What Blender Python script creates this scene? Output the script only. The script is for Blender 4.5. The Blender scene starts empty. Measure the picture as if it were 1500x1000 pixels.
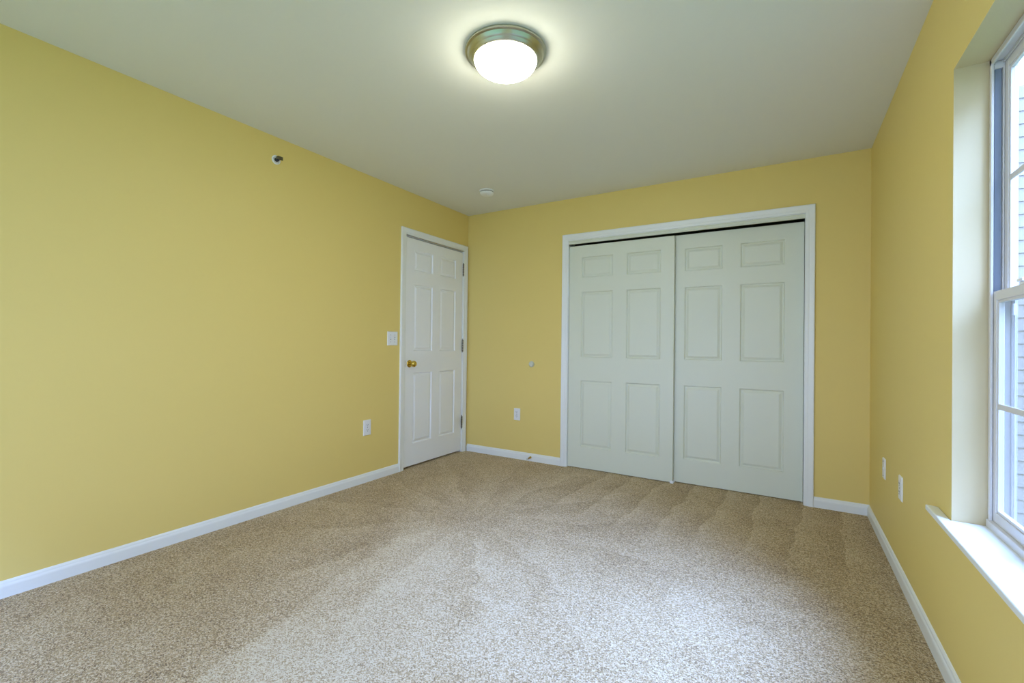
import bpy, bmesh, math, random
from mathutils import Vector, Matrix
C = bpy.context.scene.collection
sc = bpy.context.scene
random.seed(4)

# ------------------------------------------------------------------ camera
F_PX, YAW, PITCH, ROLL = 667.8, 0.54464, 0.00661, 0.011566
CX, CY, CZ = 2.863, -3.8207, 1.1054
W, H, REAR = 3.33, 2.44, -4.75
fw = Vector((-math.sin(YAW)*math.cos(PITCH), math.cos(YAW)*math.cos(PITCH), math.sin(PITCH)))
rt = Vector((math.cos(YAW), math.sin(YAW), 0)); up = rt.cross(fw)
r2 = rt*math.cos(ROLL) + up*math.sin(ROLL); u2 = -rt*math.sin(ROLL) + up*math.cos(ROLL)
cam_d = bpy.data.cameras.new('camera'); cam = bpy.data.objects.new('camera', cam_d); C.objects.link(cam)
m = Matrix.Identity(4)
for i in range(3):
    m[i][0], m[i][1], m[i][2] = r2[i], u2[i], -fw[i]
m.translation = (CX, CY, CZ); cam.matrix_world = m
cam_d.sensor_width = 36; cam_d.lens = 36*F_PX/1500; cam_d.clip_start = 0.02
sc.camera = cam

# ------------------------------------------------------------------ light and exposure
sc.view_settings.view_transform = 'Standard'; sc.view_settings.look = 'None'
sc.view_settings.gamma = 1; sc.view_settings.exposure = 0.12
SKY = 4.8
SUN_E = 23.0
LAMP_E = 49.0
world = bpy.data.worlds.new('sky'); sc.world = world; world.use_nodes = True
wn = world.node_tree.nodes; wl = world.node_tree.links
bg = wn['Background']
tc = wn.new('ShaderNodeTexCoord'); sep = wn.new('ShaderNodeSeparateXYZ'); wl.new(tc.outputs['Generated'], sep.inputs[0])
ramp = wn.new('ShaderNodeValToRGB'); wl.new(sep.outputs['Z'], ramp.inputs[0])
ramp.color_ramp.elements[0].position = 0.0; ramp.color_ramp.elements[0].color = (.46, .59, 1, 1)
ramp.color_ramp.elements[1].position = 0.6; ramp.color_ramp.elements[1].color = (.42, .55, .98, 1)
wl.new(ramp.outputs[0], bg.inputs[0]); bg.inputs[1].default_value = SKY
# bright hazy patch of sky where the veiled sun stands
sd = bpy.data.lights.new('hazy_sun', 'SUN'); sd.energy = SUN_E; sd.angle = math.radians(42); sd.color = (.31, .50, 1.12)
so = bpy.data.objects.new('hazy_sun', sd); C.objects.link(so)
so.rotation_euler = Vector((-1.0, .44, -1.38)).to_track_quat('-Z', 'Y').to_euler()
so.location = (8, -6, 8)

# ------------------------------------------------------------------ materials
def lin(c):
    return tuple(((v/255+.055)/1.055)**2.4 if v/255 > .04045 else v/255/12.92 for v in c) + (1,)
def mat(name, rgb, rough=.5, metal=0, bump=0, bscale=200, bdist=.001, spec=.5, emit=None, es=0, coat=0, stretch=None, var=0, vscale=3):
    M = bpy.data.materials.new(name); M.use_nodes = True
    n = M.node_tree.nodes; l = M.node_tree.links; b = n['Principled BSDF']
    b.inputs['Base Color'].default_value = lin(rgb); b.inputs['Roughness'].default_value = rough
    b.inputs['Metallic'].default_value = metal; b.inputs['Specular IOR Level'].default_value = spec
    b.inputs['Coat Weight'].default_value = coat
    if emit: b.inputs['Emission Color'].default_value = tuple(emit)+(1,); b.inputs['Emission Strength'].default_value = es
    if bump or var:
        t = n.new('ShaderNodeTexCoord'); mp = n.new('ShaderNodeMapping'); l.new(t.outputs['Object'], mp.inputs[0])
        if stretch: mp.inputs['Scale'].default_value = stretch
    if bump:
        ns = n.new('ShaderNodeTexNoise'); ns.inputs['Scale'].default_value = bscale; ns.inputs['Detail'].default_value = 3
        l.new(mp.outputs[0], ns.inputs['Vector'])
        bp = n.new('ShaderNodeBump'); bp.inputs['Strength'].default_value = bump; bp.inputs['Distance'].default_value = bdist
        l.new(ns.outputs[0], bp.inputs['Height']); l.new(bp.outputs[0], b.inputs['Normal'])
    if var:
        nv = n.new('ShaderNodeTexNoise'); nv.inputs['Scale'].default_value = vscale; nv.inputs['Detail'].default_value = 4
        l.new(mp.outputs[0], nv.inputs['Vector'])
        mx = n.new('ShaderNodeMix'); mx.data_type = 'RGBA'; mx.blend_type = 'MULTIPLY'; mx.inputs[0].default_value = var
        mx.inputs[6].default_value = lin(rgb); l.new(nv.outputs[1], mx.inputs[7]); l.new(mx.outputs[2], b.inputs['Base Color'])
    return M
M_wall = mat('yellow_wall_paint', (231, 208, 126), .55, bump=.25, bscale=260, bdist=.0006, spec=.35)
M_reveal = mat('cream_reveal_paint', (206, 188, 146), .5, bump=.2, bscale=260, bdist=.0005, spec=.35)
M_ceil = mat('ceiling_flat_paint', (232, 232, 226), .9, bump=.2, bscale=220, bdist=.0006, spec=.2)
M_trim = mat('white_trim_enamel', (236, 240, 238), .32, bump=.08, bscale=60, bdist=.0004)
M_door = mat('white_door_paint', (240, 243, 244), .42, bump=.35, bscale=70, bdist=.0008, stretch=(4, 4, .35))
M_closet = mat('offwhite_closet_paint', (220, 225, 208), .42, bump=.35, bscale=70, bdist=.0008, stretch=(4, 4, .35))
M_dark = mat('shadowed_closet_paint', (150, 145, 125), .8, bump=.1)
M_vinyl = mat('white_window_vinyl', (214, 211, 206), .35, bump=.05, bscale=40)
M_track = mat('blue_grey_balance_track', (128, 138, 150), .45, bump=.05)
M_plate = mat('white_plastic', (236, 238, 240), .3, bump=.03)
M_slot = mat('dark_slot', (45, 48, 60), .6, bump=.03)
M_brass = mat('polished_brass', (212, 184, 90), .16, 1, bump=.03, bscale=30)
M_steel = mat('brushed_steel_hinge', (120, 118, 108), .3, 1, bump=.1, bscale=90)
M_nickel = mat('brushed_nickel', (190, 192, 178), .3, 1, bump=.1, bscale=150)
M_glow = mat('frosted_glass_lit', (245, 250, 240), .3, emit=(1.0, .985, .80), es=LAMP_E, bump=.02)
M_siding = mat('pale_vinyl_siding', (168, 160, 146), .6, bump=.2, bscale=40, stretch=(.4, 1, 6), var=.08)
M_ground = mat('lawn', (96, 120, 62), .95, bump=.6, bscale=30, bdist=.02, var=.4)
M_rubber = mat('white_rubber', (206, 210, 200), .6, bump=.05)
# window glass
M_glass = bpy.data.materials.new('window_glass'); M_glass.use_nodes = True
n = M_glass.node_tree.nodes; l = M_glass.node_tree.links; n.remove(n['Principled BSDF'])
g1 = n.new('ShaderNodeBsdfTransparent'); g1.inputs[0].default_value = (.97, .985, .98, 1)
g2 = n.new('ShaderNodeBsdfGlossy'); g2.inputs['Roughness'].default_value = .02
lw = n.new('ShaderNodeLayerWeight'); lw.inputs[0].default_value = .5
pw = n.new('ShaderNodeMath'); pw.operation = 'POWER'; l.new(lw.outputs['Facing'], pw.inputs[0]); pw.inputs[1].default_value = 5
fr = n.new('ShaderNodeMath'); fr.operation = 'MULTIPLY_ADD'; l.new(pw.outputs[0], fr.inputs[0]); fr.inputs[1].default_value = .55; fr.inputs[2].default_value = .03
mx = n.new('ShaderNodeMixShader'); l.new(fr.outputs[0], mx.inputs[0]); l.new(g1.outputs[0], mx.inputs[1]); l.new(g2.outputs[0], mx.inputs[2])
l.new(mx.outputs[0], n['Material Output'].inputs[0])
# insect screen: fine grid of dark threads
M_screen = bpy.data.materials.new('insect_screen'); M_screen.use_nodes = True
n = M_screen.node_tree.nodes; l = M_screen.node_tree.links; pb = n['Principled BSDF']
pb.inputs['Base Color'].default_value = lin((120, 124, 132)); pb.inputs['Roughness'].default_value = .6
tr = n.new('ShaderNodeBsdfTransparent'); mx = n.new('ShaderNodeMixShader'); mx.inputs[0].default_value = .2
l.new(tr.outputs[0], mx.inputs[1]); l.new(pb.outputs[0], mx.inputs[2]); l.new(mx.outputs[0], n['Material Output'].inputs[0])

# carpet: tufted pile with vacuum marks (nap laid in different directions)
def carpet_material():
    M = bpy.data.materials.new('beige_cut_pile_carpet'); M.use_nodes = True
    n = M.node_tree.nodes; l = M.node_tree.links; b = n['Principled BSDF']
    def nd(t, **k):
        x = n.new(t)
        for a, v in k.items(): setattr(x, a, v)
        return x
    def mth(op, a, b_=None, c_=None):
        x = nd('ShaderNodeMath', operation=op)
        for i, v in enumerate((a, b_, c_)):
            if v is None: continue
            if isinstance(v, (int, float)): x.inputs[i].default_value = v
            else: l.new(v, x.inputs[i])
        return x.outputs[0]
    def mrange(v, a, b_, c_=0, d_=1, smooth=True):
        x = nd('ShaderNodeMapRange'); x.interpolation_type = 'SMOOTHSTEP' if smooth else 'LINEAR'
        l.new(v, x.inputs[0])
        for i, q in enumerate((a, b_, c_, d_)): x.inputs[i+1].default_value = q
        return x.outputs[0]
    def noise(scale, detail=3, rough=.5, vec=None):
        x = nd('ShaderNodeTexNoise'); x.inputs['Scale'].default_value = scale; x.inputs['Detail'].default_value = detail
        x.inputs['Roughness'].default_value = rough
        l.new(vec or t.outputs['Object'], x.inputs['Vector']); return x.outputs[0]
    t = nd('ShaderNodeTexCoord'); s = nd('ShaderNodeSeparateXYZ'); l.new(t.outputs['Object'], s.inputs[0])
    X, Y = s.outputs[0], s.outputs[1]
    wob = noise(3.2, 3)
    wx = mth('MULTIPLY_ADD', wob, .30, -.15)
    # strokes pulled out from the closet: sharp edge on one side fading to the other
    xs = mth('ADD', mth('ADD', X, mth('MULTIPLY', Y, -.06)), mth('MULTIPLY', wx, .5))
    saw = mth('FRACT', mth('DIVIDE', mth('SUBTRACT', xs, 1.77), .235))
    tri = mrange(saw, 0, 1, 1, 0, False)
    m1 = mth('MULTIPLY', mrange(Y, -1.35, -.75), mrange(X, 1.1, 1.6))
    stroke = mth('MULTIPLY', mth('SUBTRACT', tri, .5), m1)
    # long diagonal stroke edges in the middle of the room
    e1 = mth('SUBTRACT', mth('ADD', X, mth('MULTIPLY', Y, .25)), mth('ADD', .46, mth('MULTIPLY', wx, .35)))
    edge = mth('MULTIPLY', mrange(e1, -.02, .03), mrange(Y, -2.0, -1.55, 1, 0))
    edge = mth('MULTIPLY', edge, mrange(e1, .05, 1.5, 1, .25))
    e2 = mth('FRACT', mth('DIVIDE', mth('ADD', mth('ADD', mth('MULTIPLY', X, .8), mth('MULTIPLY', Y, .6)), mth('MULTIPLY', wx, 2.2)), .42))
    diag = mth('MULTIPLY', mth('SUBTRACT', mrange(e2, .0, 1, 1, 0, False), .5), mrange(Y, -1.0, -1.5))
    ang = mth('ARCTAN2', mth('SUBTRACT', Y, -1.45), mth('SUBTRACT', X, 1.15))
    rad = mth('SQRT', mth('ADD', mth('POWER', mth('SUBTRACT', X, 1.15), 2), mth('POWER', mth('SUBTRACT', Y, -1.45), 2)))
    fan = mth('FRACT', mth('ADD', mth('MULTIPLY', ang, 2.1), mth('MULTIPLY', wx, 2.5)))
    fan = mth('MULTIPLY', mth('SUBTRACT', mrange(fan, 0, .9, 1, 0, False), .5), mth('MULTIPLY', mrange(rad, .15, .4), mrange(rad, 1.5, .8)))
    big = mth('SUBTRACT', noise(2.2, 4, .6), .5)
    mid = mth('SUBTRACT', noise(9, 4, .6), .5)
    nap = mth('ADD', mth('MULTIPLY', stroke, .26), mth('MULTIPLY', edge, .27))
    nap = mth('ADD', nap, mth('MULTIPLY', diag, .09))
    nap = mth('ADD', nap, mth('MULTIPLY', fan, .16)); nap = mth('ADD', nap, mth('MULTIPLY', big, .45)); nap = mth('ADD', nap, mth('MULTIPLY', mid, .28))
    # tufts
    vo = nd('ShaderNodeTexVoronoi'); vo.inputs['Scale'].default_value = 230; l.new(t.outputs['Object'], vo.inputs['Vector'])
    vc = nd('ShaderNodeSeparateColor'); l.new(vo.outputs['Color'], vc.inputs[0])
    fine = noise(240, 4, .7); fine2 = noise(90, 3, .7)
    sp = mth('ADD', mth('MULTIPLY', mth('SUBTRACT', vc.outputs[0], .5), .75), mth('MULTIPLY', mth('SUBTRACT', fine, .5), 2.1))
    sp = mth('ADD', sp, mth('MULTIPLY', mth('SUBTRACT', fine2, .5), 1.0))
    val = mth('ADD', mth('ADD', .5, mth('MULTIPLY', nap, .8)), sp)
    r = nd('ShaderNodeValToRGB'); l.new(val, r.inputs[0])
    e = r.color_ramp.elements
    e[0].position = 0; e[0].color = lin((106, 78, 42)); e[1].position = 1; e[1].color = lin((242, 229, 198))
    k = e.new(.5); k.color = lin((205, 174, 120))
    l.new(r.outputs[0], b.inputs['Base Color'])
    b.inputs['Roughness'].default_value = 1; b.inputs['Specular IOR Level'].default_value = .1
    b.inputs['Sheen Weight'].default_value = .25; b.inputs['Sheen Roughness'].default_value = .5
    h = mth('ADD', mth('MULTIPLY', fine, 1), mth('MULTIPLY', fine2, 1.2))
    bp = nd('ShaderNodeBump'); bp.inputs['Strength'].default_value = .9; bp.inputs['Distance'].default_value = .008
    l.new(h, bp.inputs['Height']); l.new(bp.outputs[0], b.inputs['Normal'])
    return M
M_carpet = carpet_material()

# ------------------------------------------------------------------ mesh helpers
def box(bm, x0, x1, y0, y1, z0, z1):
    v = [bm.verts.new(p) for p in ((x0,y0,z0),(x1,y0,z0),(x1,y1,z0),(x0,y1,z0),(x0,y0,z1),(x1,y0,z1),(x1,y1,z1),(x0,y1,z1))]
    for f in ((0,3,2,1),(4,5,6,7),(0,1,5,4),(1,2,6,5),(2,3,7,6),(3,0,4,7)): bm.faces.new([v[i] for i in f])
def lathe(bm, prof, T, seg=48):
    """prof (r, h) turned round local Z, placed by matrix T"""
    rings = []
    for r, h in prof:
        if r < 1e-6: rings.append([bm.verts.new(T @ Vector((0, 0, h)))])
        else: rings.append([bm.verts.new(T @ Vector((r*math.cos(2*math.pi*i/seg), r*math.sin(2*math.pi*i/seg), h))) for i in range(seg)])
    for a, b in zip(rings, rings[1:]):
        for i in range(seg):
            j = (i+1) % seg
            if len(a) == 1 and len(b) == 1: continue
            if len(a) == 1: bm.faces.new((a[0], b[j], b[i]))
            elif len(b) == 1: bm.faces.new((a[i], a[j], b[0]))
            else: bm.faces.new((a[i], a[j], b[j], b[i]))
def sweep(bm, prof, stations):
    """prof: closed list of (u, d); stations: functions (u, d) -> point"""
    rows = [[bm.verts.new(s(u, d)) for u, d in prof] for s in stations]
    k = len(prof)
    for a, b in zip(rows, rows[1:]):
        for i in range(k): bm.faces.new((a[i], a[(i+1) % k], b[(i+1) % k], b[i]))
    bm.faces.new(rows[0][::-1]); bm.faces.new(rows[-1])
def obj(name, bm, material, parent=None, bevel=0, smooth=False, seg=2, origin=None):
    bmesh.ops.recalc_face_normals(bm, faces=bm.faces)
    me = bpy.data.meshes.new(name)
    if origin is not None: bmesh.ops.translate(bm, verts=bm.verts, vec=-Vector(origin))
    bm.to_mesh(me); bm.free()
    for mt in (material if isinstance(material, (list, tuple)) else [material]): me.materials.append(mt)
    o = bpy.data.objects.new(name, me); C.objects.link(o)
    if origin is not None: o.location = origin
    if smooth:
        for p in me.polygons: p.use_smooth = True
        me.set_sharp_from_angle(angle=math.radians(38))
    if bevel:
        b = o.modifiers.new('bevel', 'BEVEL'); b.width = bevel; b.segments = seg; b.limit_method = 'ANGLE'
    if parent is not None:
        o.parent = parent
        o.matrix_parent_inverse = Matrix.Translation(-parent.location) if parent.type == 'EMPTY' or parent.location.length else Matrix.Identity(4)
    return o
def nb(): return bmesh.new()
def boxes(*bs):
    bm = nb()
    for b in bs: box(bm, *b)
    return bm
def struct(name, bm, material, parent=None, **k):
    o = obj(name, bm, material, parent, **k)
    if parent is None: o['kind'] = 'structure'
    return o
def thing(name, loc, label, cat, group=None):
    o = bpy.data.objects.new(name, None); C.objects.link(o); o.location = loc; o.empty_display_size = .05
    o['label'] = label; o['category'] = cat
    if group: o['group'] = group
    return o
def tag(o, label, cat):
    o['label'] = label; o['category'] = cat; return o
def axis_to(loc, d):
    return Matrix.Translation(loc) @ Vector(d).to_track_quat('Z', 'Y').to_matrix().to_4x4()

# ------------------------------------------------------------------ room shell
T = .15
OY0, OY1, OZ0, OZ1 = -3.62, -1.766, .525, 2.04            # window opening
DY0, DY1, DZ = -.905, -.075, 2.052                       # door opening, left wall
KX0, KX1, KZ = 1.145, 2.962, 2.050                       # closet opening, back wall
bm = nb()
box(bm, -T, W+T, REAR-T, .75, -.12, 0)
struct('floor', bm, M_carpet)
bm = nb(); box(bm, -T-.1, W+T, REAR-T, .8, H, H+.12); struct('ceiling', bm, M_ceil)
struct('wall_left', boxes((-T, 0, REAR, DY0, 0, H), (-T, 0, DY1, 0, 0, H), (-T, 0, DY0, DY1, DZ, H), (-T, -.055, DY0, DY1, 0, DZ)), M_wall)
struct('wall_back', boxes((-T, KX0, 0, .12, 0, H), (KX1, W+T, 0, .12, 0, H), (KX0, KX1, 0, .12, KZ, H)), M_wall)
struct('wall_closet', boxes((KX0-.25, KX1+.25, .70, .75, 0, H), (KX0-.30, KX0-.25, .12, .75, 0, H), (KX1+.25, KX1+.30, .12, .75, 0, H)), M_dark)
RZ0, RZ1 = .03, 2.22
RX0, RX1 = .20, 3.10                                     # opening for the added daylight glazing, unseen behind the camera
bm = boxes((-T, RX0, REAR-T, REAR, 0, H), (RX1, W+T, REAR-T, REAR, 0, H), (RX0, RX1, REAR-T, REAR, 0, RZ0), (RX0, RX1, REAR-T, REAR, RZ1, H))
struct('wall_rear', bm, M_wall)
# right wall with the drywall-wrapped window opening (its returns are the same wall)
bm = boxes((W, W+.15, REAR, OY0, 0, H), (W, W+.15, OY1, 0, 0, H), (W, W+.15, OY0, OY1, 0, OZ0), (W, W+.15, OY0, OY1, OZ1, H))
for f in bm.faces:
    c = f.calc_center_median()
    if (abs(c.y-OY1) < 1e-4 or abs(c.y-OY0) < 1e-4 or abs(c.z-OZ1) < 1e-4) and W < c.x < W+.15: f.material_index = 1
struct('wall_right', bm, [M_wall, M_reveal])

# ------------------------------------------------------------------ baseboards
BP = [(0, 0), (0, .013), (.047, .013), (.053, .0115), (.058, .0085), (.064, .0075), (.070, .004), (.072, 0)]   # (height, depth)
def base(name, mk, a, b):
    bm = nb(); sweep(bm, BP, [lambda u, d, t=t: mk(t, u, d) for t in (a, b)]); return struct(name, bm, M_trim)
base('baseboard_left', lambda t, u, d: (d, t, u), REAR, -.961)
base('baseboard_back_left', lambda t, u, d: (t, -d, u), .019, 1.086)
base('baseboard_back_right', lambda t, u, d: (t, -d, u), 3.020, W)
base('baseboard_right', lambda t, u, d: (W-d, t, u), REAR, -.0)
base('baseboard_rear', lambda t, u, d: (t, REAR+d, u), RX1, W-.013)

# ------------------------------------------------------------------ casings (mitred three-sided frames)
CP = [(0, 0), (0, .009), (.003, .0105), (.012, .0115), (.020, .0115), (.024, .014), (.036, .016), (.050, .0175), (.055, .0165), (.057, .013), (.057, 0)]
def casing(name, a0, a1, top, mk):
    bm = nb()
    st = [lambda u, d: mk(a0-u, d, 0), lambda u, d: mk(a0-u, d, top+u), lambda u, d: mk(a1+u, d, top+u), lambda u, d: mk(a1+u, d, 0)]
    sweep(bm, CP, st); return bm
bm = casing('', DY0, DY1, DZ+.006, lambda a, d, z: (d, a, z))
# jamb lining the recess
box(bm, -.055, .0, DY0-.001, DY0+.006, 0, DZ+.006); box(bm, -.055, .0, DY1-.006, DY1+.001, 0, DZ+.006); box(bm, -.055, .0, DY0, DY1, DZ-.004, DZ+.006)
struct('trim_1', bm, M_trim)
bm = casing('', KX0-.003, KX1+.002, KZ+.006, lambda a, d, z: (a, -d, z))
box(bm, KX0-.003, KX0+.001, -.002, .12, 0, KZ+.006); box(bm, KX1-.001, KX1+.002, -.002, .12, 0, KZ+.006); box(bm, KX0, KX1, -.002, .12, KZ-.0, KZ+.006)
struct('trim_2', bm, M_trim)
# track fascia moulding over the sliding doors
bm = nb()
FP = [(0, 0), (0, .006), (.004, .009), (.010, .0095), (.013, .006), (.020, .007), (.026, .011), (.030, .011), (.030, 0)]
sweep(bm, FP, [lambda u, d, t=t: (t, .006-d, KZ-.028+u) for t in (KX0+.001, KX1-.001)])
struct('trim_3', bm, M_closet)

# ------------------------------------------------------------------ six panel doors
def panel_door(w, h, t, cols, rows, deep=.011):
    """front face in the XZ plane at y=0 facing -Y; panels pressed in with a sloped raised field"""
    bm = nb()
    xs = sorted({0, w, *[c for p in cols for c in p]}); zs = sorted({0, h, *[c for p in rows for c in p]})
    grid = {(i, j): bm.verts.new((x, 0, z)) for i, x in enumerate(xs) for j, z in enumerate(zs)}
    for i in range(len(xs)-1):
        for j in range(len(zs)-1):
            q = [grid[i, j], grid[i+1, j], grid[i+1, j+1], grid[i, j+1]]
            if (xs[i], xs[i+1]) in cols and (zs[j], zs[j+1]) in rows:
                prev = q
                for ins, dp in ((.003, .0035), (.006, deep*.9), (.009, deep), (.014, deep), (.031, deep*.22), (.034, deep*.22)):
                    cur = [bm.verts.new(p) for p in ((xs[i]+ins, dp, zs[j]+ins), (xs[i+1]-ins, dp, zs[j]+ins), (xs[i+1]-ins, dp, zs[j+1]-ins), (xs[i]+ins, dp, zs[j+1]-ins))]
                    for k in range(4): bm.faces.new((prev[k], prev[(k+1) % 4], cur[(k+1) % 4], cur[k]))
                    prev = cur
                bm.faces.new(prev)
            else: bm.faces.new(q)
    b = [bm.verts.new(p) for p in ((0, t, 0), (w, t, 0), (w, t, h), (0, t, h))]
    bm.faces.new(b)
    nx, nz = len(xs), len(zs)
    bm.faces.new([grid[i, 0] for i in range(nx)] + [b[1], b[0]])
    bm.faces.new([grid[i, nz-1] for i in range(nx)] + [b[2], b[3]])
    bm.faces.new([grid[0, j] for j in range(nz)] + [b[3], b[0]])
    bm.faces.new([grid[nx-1, j] for j in range(nz)] + [b[2], b[1]])
    return bm
ROWS = [(.190, .785), (.992, 1.580), (1.708, 1.893)]
# hinged door on the left wall, front face looks to +X
LW, LH = .812, 2.022
bm = panel_door(LW, LH, .035, [(.108, .358), (.464, .702)], [(.195, .825), (1.018, 1.616), (1.740, 1.925)])
R = Matrix.Translation((-.004, DY0+.009, .018)) @ Matrix.Rotation(math.radians(90), 4, 'Z')
bmesh.ops.transform(bm, matrix=R, verts=bm.verts)
door = struct('door_1', bm, M_door)
# brass knob with rosette
kp = Vector((-.004, -.838, .925))
bm = nb(); lathe(bm, [(0, 0), (.032, 0), (.033, .003), (.030, .007), (.022, .010), (.014, .012), (0, .012)], axis_to(kp, (1, 0, 0)), 40)
rose = obj('rosette', bm, M_brass, door, smooth=True)
bm = nb(); lathe(bm, [(0, .008), (.011, .010), (.011, .030), (.016, .034), (.024, .040), (.0275, .050), (.0275, .058), (.024, .067), (.015, .073), (0, .075)], axis_to(kp, (1, 0, 0)), 40)
obj('door_knob', bm, M_brass, door, smooth=True)
obj('latch_plate', boxes((-.006, .0012, DY0+.004, DY0+.0105, .895, .955)), M_steel, door)
for z0 in (1.800, 1.022, .240):
    bm = nb()
    hy = DY1-.0075
    for k in range(5):      # knuckles
        z = z0 + .006 + k*.0245
        lathe(bm, [(0, 0), (.0072, 0), (.0078, .001), (.0078, .0215), (.0072, .0225), (0, .0225)], Matrix.Translation((.0060, hy, z)), 16)
    lathe(bm, [(0, 0), (.003, .001), (.0045, .004), (.003, .007), (.003, .009), (0, .009)], Matrix.Translation((.0035, hy, z0-.003)), 16)
    lathe(bm, [(0, 0), (.003, 0), (.003, .003), (.0048, .006), (.003, .010), (0, .011)], Matrix.Translation((.0035, hy, z0+.127)), 16)
    obj('hinge', bm, M_steel, door, smooth=True)
# closet sliding doors
KD = [(.119, .409), (.531, .816)]
bm = panel_door(.922, 1.998, .033, KD, ROWS)
bmesh.ops.translate(bm, verts=bm.verts, vec=(1.148, .014, .006)); d2 = struct('door_2', bm, M_closet)
bm = panel_door(.922, 2.005, .033, [(.108, .385), (.512, .803)], ROWS)
bmesh.ops.translate(bm, verts=bm.verts, vec=(2.036, .056, .006)); d3 = struct('door_3', bm, M_closet)
# little nylon floor guide at the meeting edge
bm = boxes((2.052, 2.078, -.004, .100, .0005, .004), (2.052, 2.078, .000, .006, .004, .022), (2.052, 2.078, .0485, .0545, .004, .022))
tag(obj('floor_guide', bm, M_plate, bevel=.001), 'small white floor guide under the meeting edge of the closet doors', 'floor guide')

# ------------------------------------------------------------------ wall fittings
def plate_bm(a0, a1, z0, z1, mk, t=.006):
    """bevel-edged wall plate"""
    bm = nb(); rows = []
    for ins, d in ((0, 0), (0, .002), (.004, t), ):
        rows.append([bm.verts.new(mk(a, d, z)) for a, z in ((a0+ins, z0+ins), (a1-ins, z0+ins), (a1-ins, z1-ins), (a0+ins, z1-ins))])
    for a, b in zip(rows, rows[1:]):
        for k in range(4): bm.faces.new((a[k], a[(k+1) % 4], b[(k+1) % 4], b[k]))
    bm.faces.new(rows[-1]); bm.faces.new(rows[0]); return bm
def mkbox(bm, mk, a0, a1, d0, d1, z0, z1):
    p, q = mk(a0, d0, z0), mk(a1, d1, z1)
    box(bm, *[v for i in range(3) for v in sorted((p[i], q[i]))])
LWF = lambda a, d, z: (d, a, z)
BWF = lambda a, d, z: (a, -d, z)
RWF = lambda a, d, z: (W-d, a, z)
def outlet(name, c, z, mk, nrm, label, w=.070, h=.115):
    t = thing(name, mk(c, 0, z), label, 'outlet')
    obj('cover_plate', plate_bm(c-w/2, c+w/2, z-h/2, z+h/2, mk), M_plate, t)
    for s in (1, -1):
        zc = z + s*.0195
        bm = nb()
        pts = []
        for i in range(28):
            a = 2*math.pi*i/28
            pts.append((max(-.0165, min(.0165, .019*math.cos(a))), max(-.0142, min(.0142, .019*math.sin(a)))))
        f0 = [bm.verts.new(mk(c+x, .004, zc+y)) for x, y in pts]; f1 = [bm.verts.new(mk(c+x, .0078, zc+y)) for x, y in pts]
        for i in range(28): bm.faces.new((f0[i], f0[(i+1) % 28], f1[(i+1) % 28], f1[i]))
        bm.faces.new(f1); bm.faces.new(f0)
        r = obj('receptacle', bm, M_plate, t)
        bm = nb()
        mkbox(bm, mk, c-.0078, c-.0053, .0068, .0084, zc-.001, zc+.0085); mkbox(bm, mk, c+.0053, c+.0075, .0068, .0084, zc, zc+.0075)
        lathe(bm, [(0, 0), (.0026, 0), (.0026, .0016), (0, .0016)], axis_to(mk(c, .0068, zc-.0075), nrm), 14)
        s_ = obj('slot', bm, M_slot, r)
    bm = nb(); lathe(bm, [(0, .005), (.0032, .005), (.0030, .0072), (0, .0075)], axis_to(mk(c, 0, z), nrm), 16)
    obj('screw', bm, M_steel, t, smooth=True)
    return t
outlet('wall_outlet', -1.307, .432, LWF, (1, 0, 0), 'white duplex outlet low on the left wall, left of the hinged door', w=.076, h=.122)
outlet('wall_outlet', .616, .430, BWF, (0, -1, 0), 'white duplex outlet low on the back wall between hinged door and closet')
outlet('wall_outlet', -.985, .440, RWF, (-1, 0, 0), 'white duplex outlet low on the right wall, the nearer plate to the window')
t = thing('phone_jack_plate', (W, -.545, .435), 'thin white jack plate low on the right wall, nearer the corner than the outlet', 'wall plate')
obj('cover_plate', plate_bm(-.58, -.51, .378, .492, RWF), M_plate, t)
obj('jack', boxes((W-.009, W-.005, -.552, -.538, .428, .442)), M_plate, t)
for z in (.395, .475):
    bm = nb(); lathe(bm, [(0, .005), (.0032, .005), (.0030, .0072), (0, .0075)], axis_to((W, -.545, z), (-1, 0, 0)), 16); obj('screw', bm, M_steel, t)
# double light switch
t = thing('light_switch', (0, -1.048, 1.145), 'white double toggle light switch on the left wall beside the hinged door', 'light switch')
obj('cover_plate', plate_bm(-1.106, -.990, 1.087, 1.203, LWF), M_plate, t)
for s in (-1, 1):
    c = -1.048 + s*.023
    bm = nb(); box(bm, .0055, .0068, c-.005, c+.005, 1.133, 1.157); sl = obj('toggle_slot', bm, M_slot, t)
    bm = nb(); rows = []
    sg = 1 if s < 0 else -1
    for x, dz, hh in ((.005, 0, .009), (.018, .008*sg, .0045)):
        rows.append([bm.verts.new((x, c+a*.0042, 1.145+dz+b*hh)) for a, b in ((-1, -1), (1, -1), (1, 1), (-1, 1))])
    for k in range(4): bm.faces.new((rows[0][k], rows[0][(k+1) % 4], rows[1][(k+1) % 4], rows[1][k]))
    bm.faces.new(rows[0]); bm.faces.new(rows[1]); obj('toggle', bm, M_plate, t, bevel=.0008)
    for z in (1.115, 1.175):
        bm = nb(); lathe(bm, [(0, .005), (.003, .005), (.003, .007), (0, .0074)], axis_to((0, c, z), (1, 0, 0)), 12); obj('screw', bm, M_steel, t)
# round wall bumper
bm = nb(); lathe(bm, [(0, 0), (.027, 0), (.0285, .002), (.028, .008), (.024, .015), (.019, .0175), (.014, .016), (.006, .0145), (0, .014)], axis_to((.772, 0, .921), (0, -1, 0)), 40)
tag(obj('wall_bumper', bm, M_rubber, smooth=True), 'round off-white door bumper disc at knob height on the yellow back wall', 'door bumper')
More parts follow.
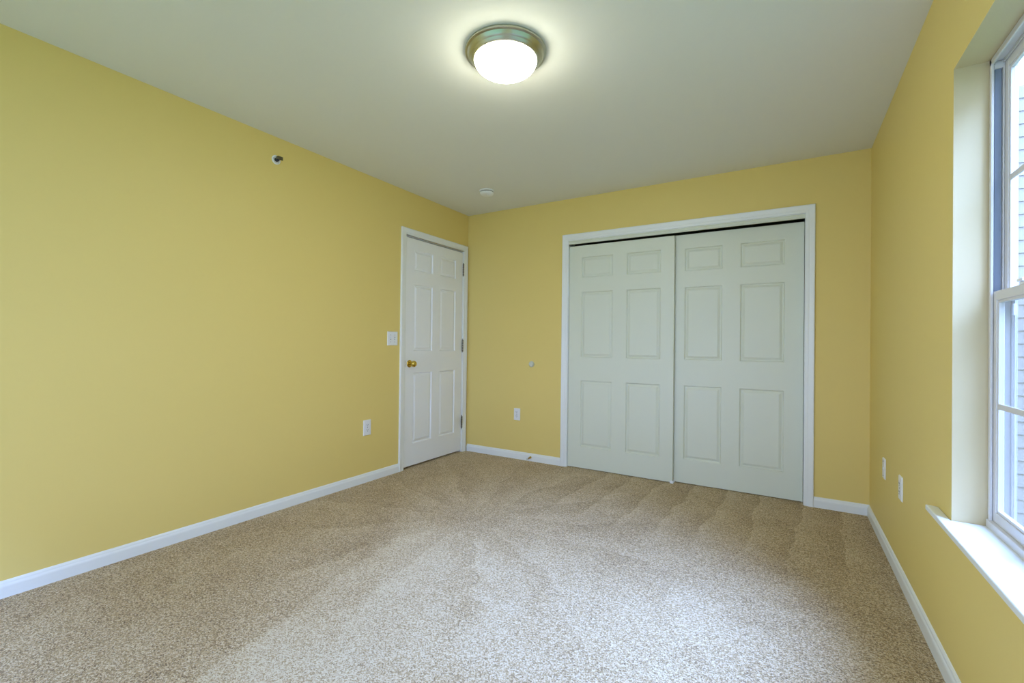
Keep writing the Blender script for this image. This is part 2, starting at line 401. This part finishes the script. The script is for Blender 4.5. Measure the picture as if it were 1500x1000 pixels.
# spring door stop on the baseboard
t = thing('door_stop', (.777, -.013, .036), 'short brass spring door stop with white tip on the back baseboard', 'door stop')
bm = nb(); lathe(bm, [(0, 0), (.011, 0), (.011, .003), (.007, .006), (0, .006)], axis_to((.777, -.012, .036), (0, -1, 0)), 24); obj('base_cup', bm, M_brass, t, smooth=True)
bm = nb()
rows = []
for i in range(12*14+1):
    a = 2*math.pi*i/12; c = Vector((.777+.0058*math.cos(a), -.018-.050*i/168, .036+.0058*math.sin(a)-.004*(i/168)**2)); tn = Vector((-math.sin(a), -.05, math.cos(a))).normalized()
    n1 = Vector((math.cos(a), 0, math.sin(a))); n2 = tn.cross(n1).normalized()
    rows.append([bm.verts.new(c + (n1*math.cos(b)+n2*math.sin(b))*.0014) for b in [2*math.pi*k/6 for k in range(6)]])
for p_, q_ in zip(rows, rows[1:]):
    for k in range(6): bm.faces.new((p_[k], p_[(k+1) % 6], q_[(k+1) % 6], q_[k]))
bm.faces.new(rows[0]); bm.faces.new(rows[-1])
obj('spring', bm, M_brass, t, smooth=True)
bm = nb(); lathe(bm, [(0, 0), (.008, 0), (.0095, .003), (.0095, .012), (.007, .016), (0, .017)], axis_to((.777, -.066, .032), (0, -1, 0)), 24)
obj('rubber_tip', bm, M_rubber, t, smooth=True)['label'] = 'white rubber tip'
# sidewall sprinkler
sp = Vector((0, -2.09, 2.29))
t = thing('fire_sprinkler', sp, 'small white sidewall fire sprinkler high on the left wall', 'sprinkler')
bm = nb(); lathe(bm, [(0, 0), (.029, 0), (.0295, .003), (.027, .006), (.022, .008), (.020, .006), (.014, .005), (0, .005)], axis_to(sp, (1, 0, 0)), 40)
obj('escutcheon', bm, M_plate, t, smooth=True)
bm = nb(); lathe(bm, [(0, .004), (.013, .004), (.013, .018), (.010, .020), (.006, .026), (0, .027)], axis_to(sp, (1, 0, 0)), 24)
obj('sprinkler_body', bm, M_slot, t, smooth=True)
bm = nb()
for s in (-1, 1): box(bm, .018, .046, sp.y+s*.011-.0018, sp.y+s*.011+.0018, sp.z-.003, sp.z+.003)
box(bm, .044, .049, sp.y-.013, sp.y+.013, sp.z-.006, sp.z+.006)
obj('frame_arms', bm, M_steel, t, bevel=.001)
bm = boxes((.049, .051, sp.y-.017, sp.y+.017, sp.z-.010, sp.z+.010), (.028, .052, sp.y-.016, sp.y+.016, sp.z+.010, sp.z+.012))
obj('deflector', bm, M_steel, t, bevel=.0006)
# smoke detector
so_ = Vector((.612, -.555, H))
t = thing('smoke_detector', so_, 'small round white smoke detector on the ceiling near the left corner', 'smoke detector')
D = axis_to(so_, (0, 0, -1))
bm = nb(); lathe(bm, [(0, 0), (.066, 0), (.067, .004), (.065, .009), (.060, .010), (0, .010)], D, 48); obj('mounting_ring', bm, M_plate, t, smooth=True)
bm = nb(); lathe(bm, [(0, .015), (.057, .015), (.060, .018), (.060, .026), (.056, .033), (.046, .038), (.020, .041), (0, .041)], D, 48); obj('cover', bm, M_plate, t, smooth=True)
bm = nb(); lathe(bm, [(0, .008), (.055, .008), (.055, .017), (0, .017)], D, 48); obj('vent_gap', bm, M_slot, t)
bm = nb(); lathe(bm, [(0, .040), (.010, .040), (.010, .0435), (.008, .0445), (0, .0445)], Matrix.Translation((.018, -.012, 0)) @ D, 20); obj('test_button', bm, M_plate, t, smooth=True)
# flush ceiling light
lo = Vector((1.752, -2.072, H))
t = thing('ceiling_light', lo, 'lit round flush ceiling light with brushed nickel rim and frosted glass dome', 'ceiling light')
D = axis_to(lo, (0, 0, -1))
bm = nb(); lathe(bm, [(0, 0), (.179, 0), (.183, .002), (.1845, .008), (.183, .012), (.178, .014), (.174, .015), (.168, .024), (.165, .030), (.161, .032), (.159, .034), (.157, .038), (.151, .044), (.147, .046), (.143, .046), (.141, .040), (0, .040)], D, 96)
obj('metal_rim', bm, M_nickel, t, smooth=True)
bm = nb(); pr = [(.1415, .038)] + [(.1415*math.cos(a), .045+.060*math.sin(a)) for a in [math.pi/2*i/16 for i in range(17)]]
pr[-1] = (0, .105); lathe(bm, pr, D, 96); obj('glass_shade', bm, M_glow, t, smooth=True)['label'] = 'glowing frosted white glass dome'

# ------------------------------------------------------------------ window
win = bpy.data.objects.new('window_1', None); C.objects.link(win); win['kind'] = 'structure'
FX0, FX1 = 3.415, 3.477
MULL = (OY0+OY1)/2
ZB, ZT = .553, 2.040
units = [(OY1-.002, MULL+.02), (MULL-.02, OY0+.002)]
bm = nb()
for ya, yb in units:
    y0, y1 = min(ya, yb), max(ya, yb)
    # outer frame: inner flange, track walls, outer flange
    for sgn, e in ((1, y1), (-1, y0)):
        def fb(x0, x1, d, zz0=ZB-.02, zz1=ZT-.001): box(bm, x0, x1, *sorted((e, e-sgn*d)), zz0, zz1)
        fb(FX0, FX0+.007, .016); fb(FX0+.007, FX0+.028, .004); fb(FX0+.028, FX0+.032, .014); fb(FX0+.032, FX0+.050, .004); fb(FX0+.050, FX1, .016)
    box(bm, FX0, FX0+.007, y0, y1, ZT-.020, ZT-.001); box(bm, FX0+.007, FX1, y0, y1, ZT-.010, ZT-.001)
    box(bm, FX0+.028, FX0+.032, y0, y1, ZT-.020, ZT-.001); box(bm, FX0+.050, FX1, y0, y1, ZT-.022, ZT-.001)
    # sloped sill of the frame with inner lip
    box(bm, FX0-.004, FX0+.010, y0, y1, OZ0+.004, ZB+.010); box(bm, FX0+.010, FX1+.01, y0, y1, OZ0+.004, ZB-.010)
box(bm, FX0, FX1, MULL-.022, MULL+.022, OZ0+.004, ZT-.001)
obj('window_frame', bm, M_vinyl, win, bevel=.0012, seg=1)
def sash(name, x0, x1, y0, y1, z0, z1, st, rb, rt_):
    s = obj(name, boxes((x0, x1, y0, y0+st, z0, z1), (x0, x1, y1-st, y1, z0, z1), (x0, x1, y0+st, y1-st, z0, z0+rb), (x0, x1, y0+st, y1-st, z1-rt_, z1)), M_vinyl, win, bevel=.0022)
    # glazing bead
    g0, g1, h0, h1 = y0+st, y1-st, z0+rb, z1-rt_
    b = .008
    obj('glazing_bead', boxes((x0+.003, x1-.003, g0, g0+b, h0, h1), (x0+.003, x1-.003, g1-b, g1, h0, h1), (x0+.003, x1-.003, g0+b, g1-b, h0, h0+b), (x0+.003, x1-.003, g0+b, g1-b, h1-b, h1)), M_vinyl, s, bevel=.001, seg=1)
    xm = (x0+x1)/2
    obj('glass_pane', boxes((xm-.002, xm+.002, g0+.002, g1-.002, h0+.002, h1-.002)), M_glass, s)
    zc = (h0+h1)/2; w3 = (g1-g0)/3
    bm = boxes((xm-.007, xm-.0022, g0+b, g1-b, zc-.009, zc+.009), (xm-.007, xm-.0022, g0+w3-.009, g0+w3+.009, h0+b, h1-b), (xm-.007, xm-.0022, g0+2*w3-.009, g0+2*w3+.009, h0+b, h1-b))
    obj('muntin', bm, M_vinyl, s, bevel=.001, seg=1)
    return s
for ya, yb in units:
    y0, y1 = min(ya, yb)+.006, max(ya, yb)-.006
    lo_s = sash('lower_sash', FX0+.008, FX0+.0275, y0, y1, ZB+.001, 1.292, .030, .042, .030)
    bm = nb(); yc = (y0+y1)/2
    for q in (y0+.22, y1-.22):
        box(bm, FX0+.009, FX0+.027, q-.028, q+.028, 1.292, 1.300); box(bm, FX0+.004, FX0+.016, q-.006, q+.030, 1.300, 1.309)
    obj('sash_lock', bm, M_plate, lo_s, bevel=.002)
    up_s = sash('upper_sash', FX0+.0325, FX0+.0495, y0, y1, 1.262, ZT-.012, .030, .030, .034)
    # dark balance covers in the side channels above the lower sash, with take-out clip
    for e, sg in ((max(ya, yb), 1), (min(ya, yb), -1)):
        obj('balance_track', boxes((FX0+.010, FX0+.025, *sorted((e-sg*.0035, e-sg*.0085)), 1.293, ZT-.035)), M_track, win)
        obj('track_cap', boxes((FX0+.008, FX0+.028, *sorted((e-sg*.0035, e-sg*.014)), ZT-.035, ZT-.011)), M_vinyl, win, bevel=.001)
    # half screen outside the lower sash
    scx = FX1-.006
    fs = obj('screen_frame', boxes((scx-.003, scx+.003, y0, y0+.018, ZB, 1.300), (scx-.003, scx+.003, y1-.018, y1, ZB, 1.300), (scx-.003, scx+.003, y0+.018, y1-.018, ZB, ZB+.018), (scx-.003, scx+.003, y0+.018, y1-.018, 1.282, 1.300)), M_vinyl, win)
    obj('screen_mesh', boxes((scx-.0004, scx+.0004, y0+.018, y1-.018, ZB+.018, 1.282)), M_screen, fs)
    obj('screen_latch', boxes((scx-.010, scx-.003, y1-.030, y1-.018, 1.215, 1.250)), M_plate, fs, bevel=.001)
# stool (sill board) with horns
bm = nb()
out = [(FX0+.004, OY0+.001), (FX0+.004, OY1-.001), (W-.0005, OY1-.001), (W-.0005, OY1+.150), (W-.034, OY1+.165), (W-.034, OY0-.165), (W-.0005, OY0-.150), (W-.0005, OY0+.001)]
lo_v = [bm.verts.new((x, y, .520)) for x, y in out]; hi_v = [bm.verts.new((x, y, .540)) for x, y in out]
for i in range(8): bm.faces.new((lo_v[i], lo_v[(i+1) % 8], hi_v[(i+1) % 8], hi_v[i]))
bm.faces.new(lo_v); bm.faces.new(hi_v)
obj('window_sill', bm, M_trim, win, bevel=.004, seg=3)

# made-up sliding glass door in the unseen rear wall, added to brighten the room
w2 = bpy.data.objects.new('added_rear_glazing', None); C.objects.link(w2); w2['kind'] = 'structure'
yf = REAR-.12; xm_ = (RX0+RX1)/2; zm_ = (RZ0+RZ1)/2
bm = boxes((RX0, RX0+.06, yf, yf+.06, RZ0, RZ1), (RX1-.06, RX1, yf, yf+.06, RZ0, RZ1), (RX0, RX1, yf, yf+.06, RZ0, RZ0+.06), (RX0, RX1, yf, yf+.06, RZ1-.06, RZ1),
           (xm_-.05, xm_+.05, yf, yf+.06, RZ0, RZ1), (RX0, RX1, yf+.005, yf+.055, RZ1-.10, RZ1-.05))
obj('window_frame', bm, M_vinyl, w2)
obj('glass_pane', boxes((RX0+.01, RX1-.01, yf+.028, yf+.032, RZ0+.01, RZ1-.01)), M_glass, w2)
obj('window_sill', boxes((RX0+.001, RX1-.001, yf+.06, REAR+.02, RZ0, RZ0+.018)), M_trim, w2, bevel=.003)

# ------------------------------------------------------------------ outside
struct('ground', boxes((-8, 30, -30, 30, -3.2, -3.0)), M_ground)
# the clapboard-clad wing beyond the window
bm = nb()
X0s, X1s, Ys = 4.36, 9.5, 1.42
z = -3.0; e = .104; rows = []
prof = []
while z < 3.2:
    prof += [(Ys-.009, z), (Ys-.002, z+e-.004), (Ys-.0, z+e-.002)]; z += e
a = [bm.verts.new((X0s, y, zz)) for y, zz in prof]; b = [bm.verts.new((X1s, y, zz)) for y, zz in prof]
for i in range(len(prof)-1): bm.faces.new((a[i], b[i], b[i+1], a[i+1]))
c0 = [bm.verts.new((X0s, Ys+3, q)) for q in (-3.0, z)]; c1 = [bm.verts.new((X1s, Ys+3, q)) for q in (-3.0, z)]
bm.faces.new(a + [c0[1], c0[0]]); bm.faces.new(b + [c1[1], c1[0]]); bm.faces.new((c0[0], c0[1], c1[1], c1[0])); bm.faces.new((a[-1], b[-1], c1[1], c0[1]))
hw = bpy.data.objects.new('house_wing', None); C.objects.link(hw); hw.location = (X0s, Ys, -3.0)
tag(hw, 'pale clapboard-sided house wing seen outside through the window', 'house')
obj('siding_wall', bm, M_siding, hw)
obj('corner_board', boxes((X0s-.03, X0s+.06, Ys-.03, Ys+.05, -3.0, 3.2)), M_vinyl, hw)
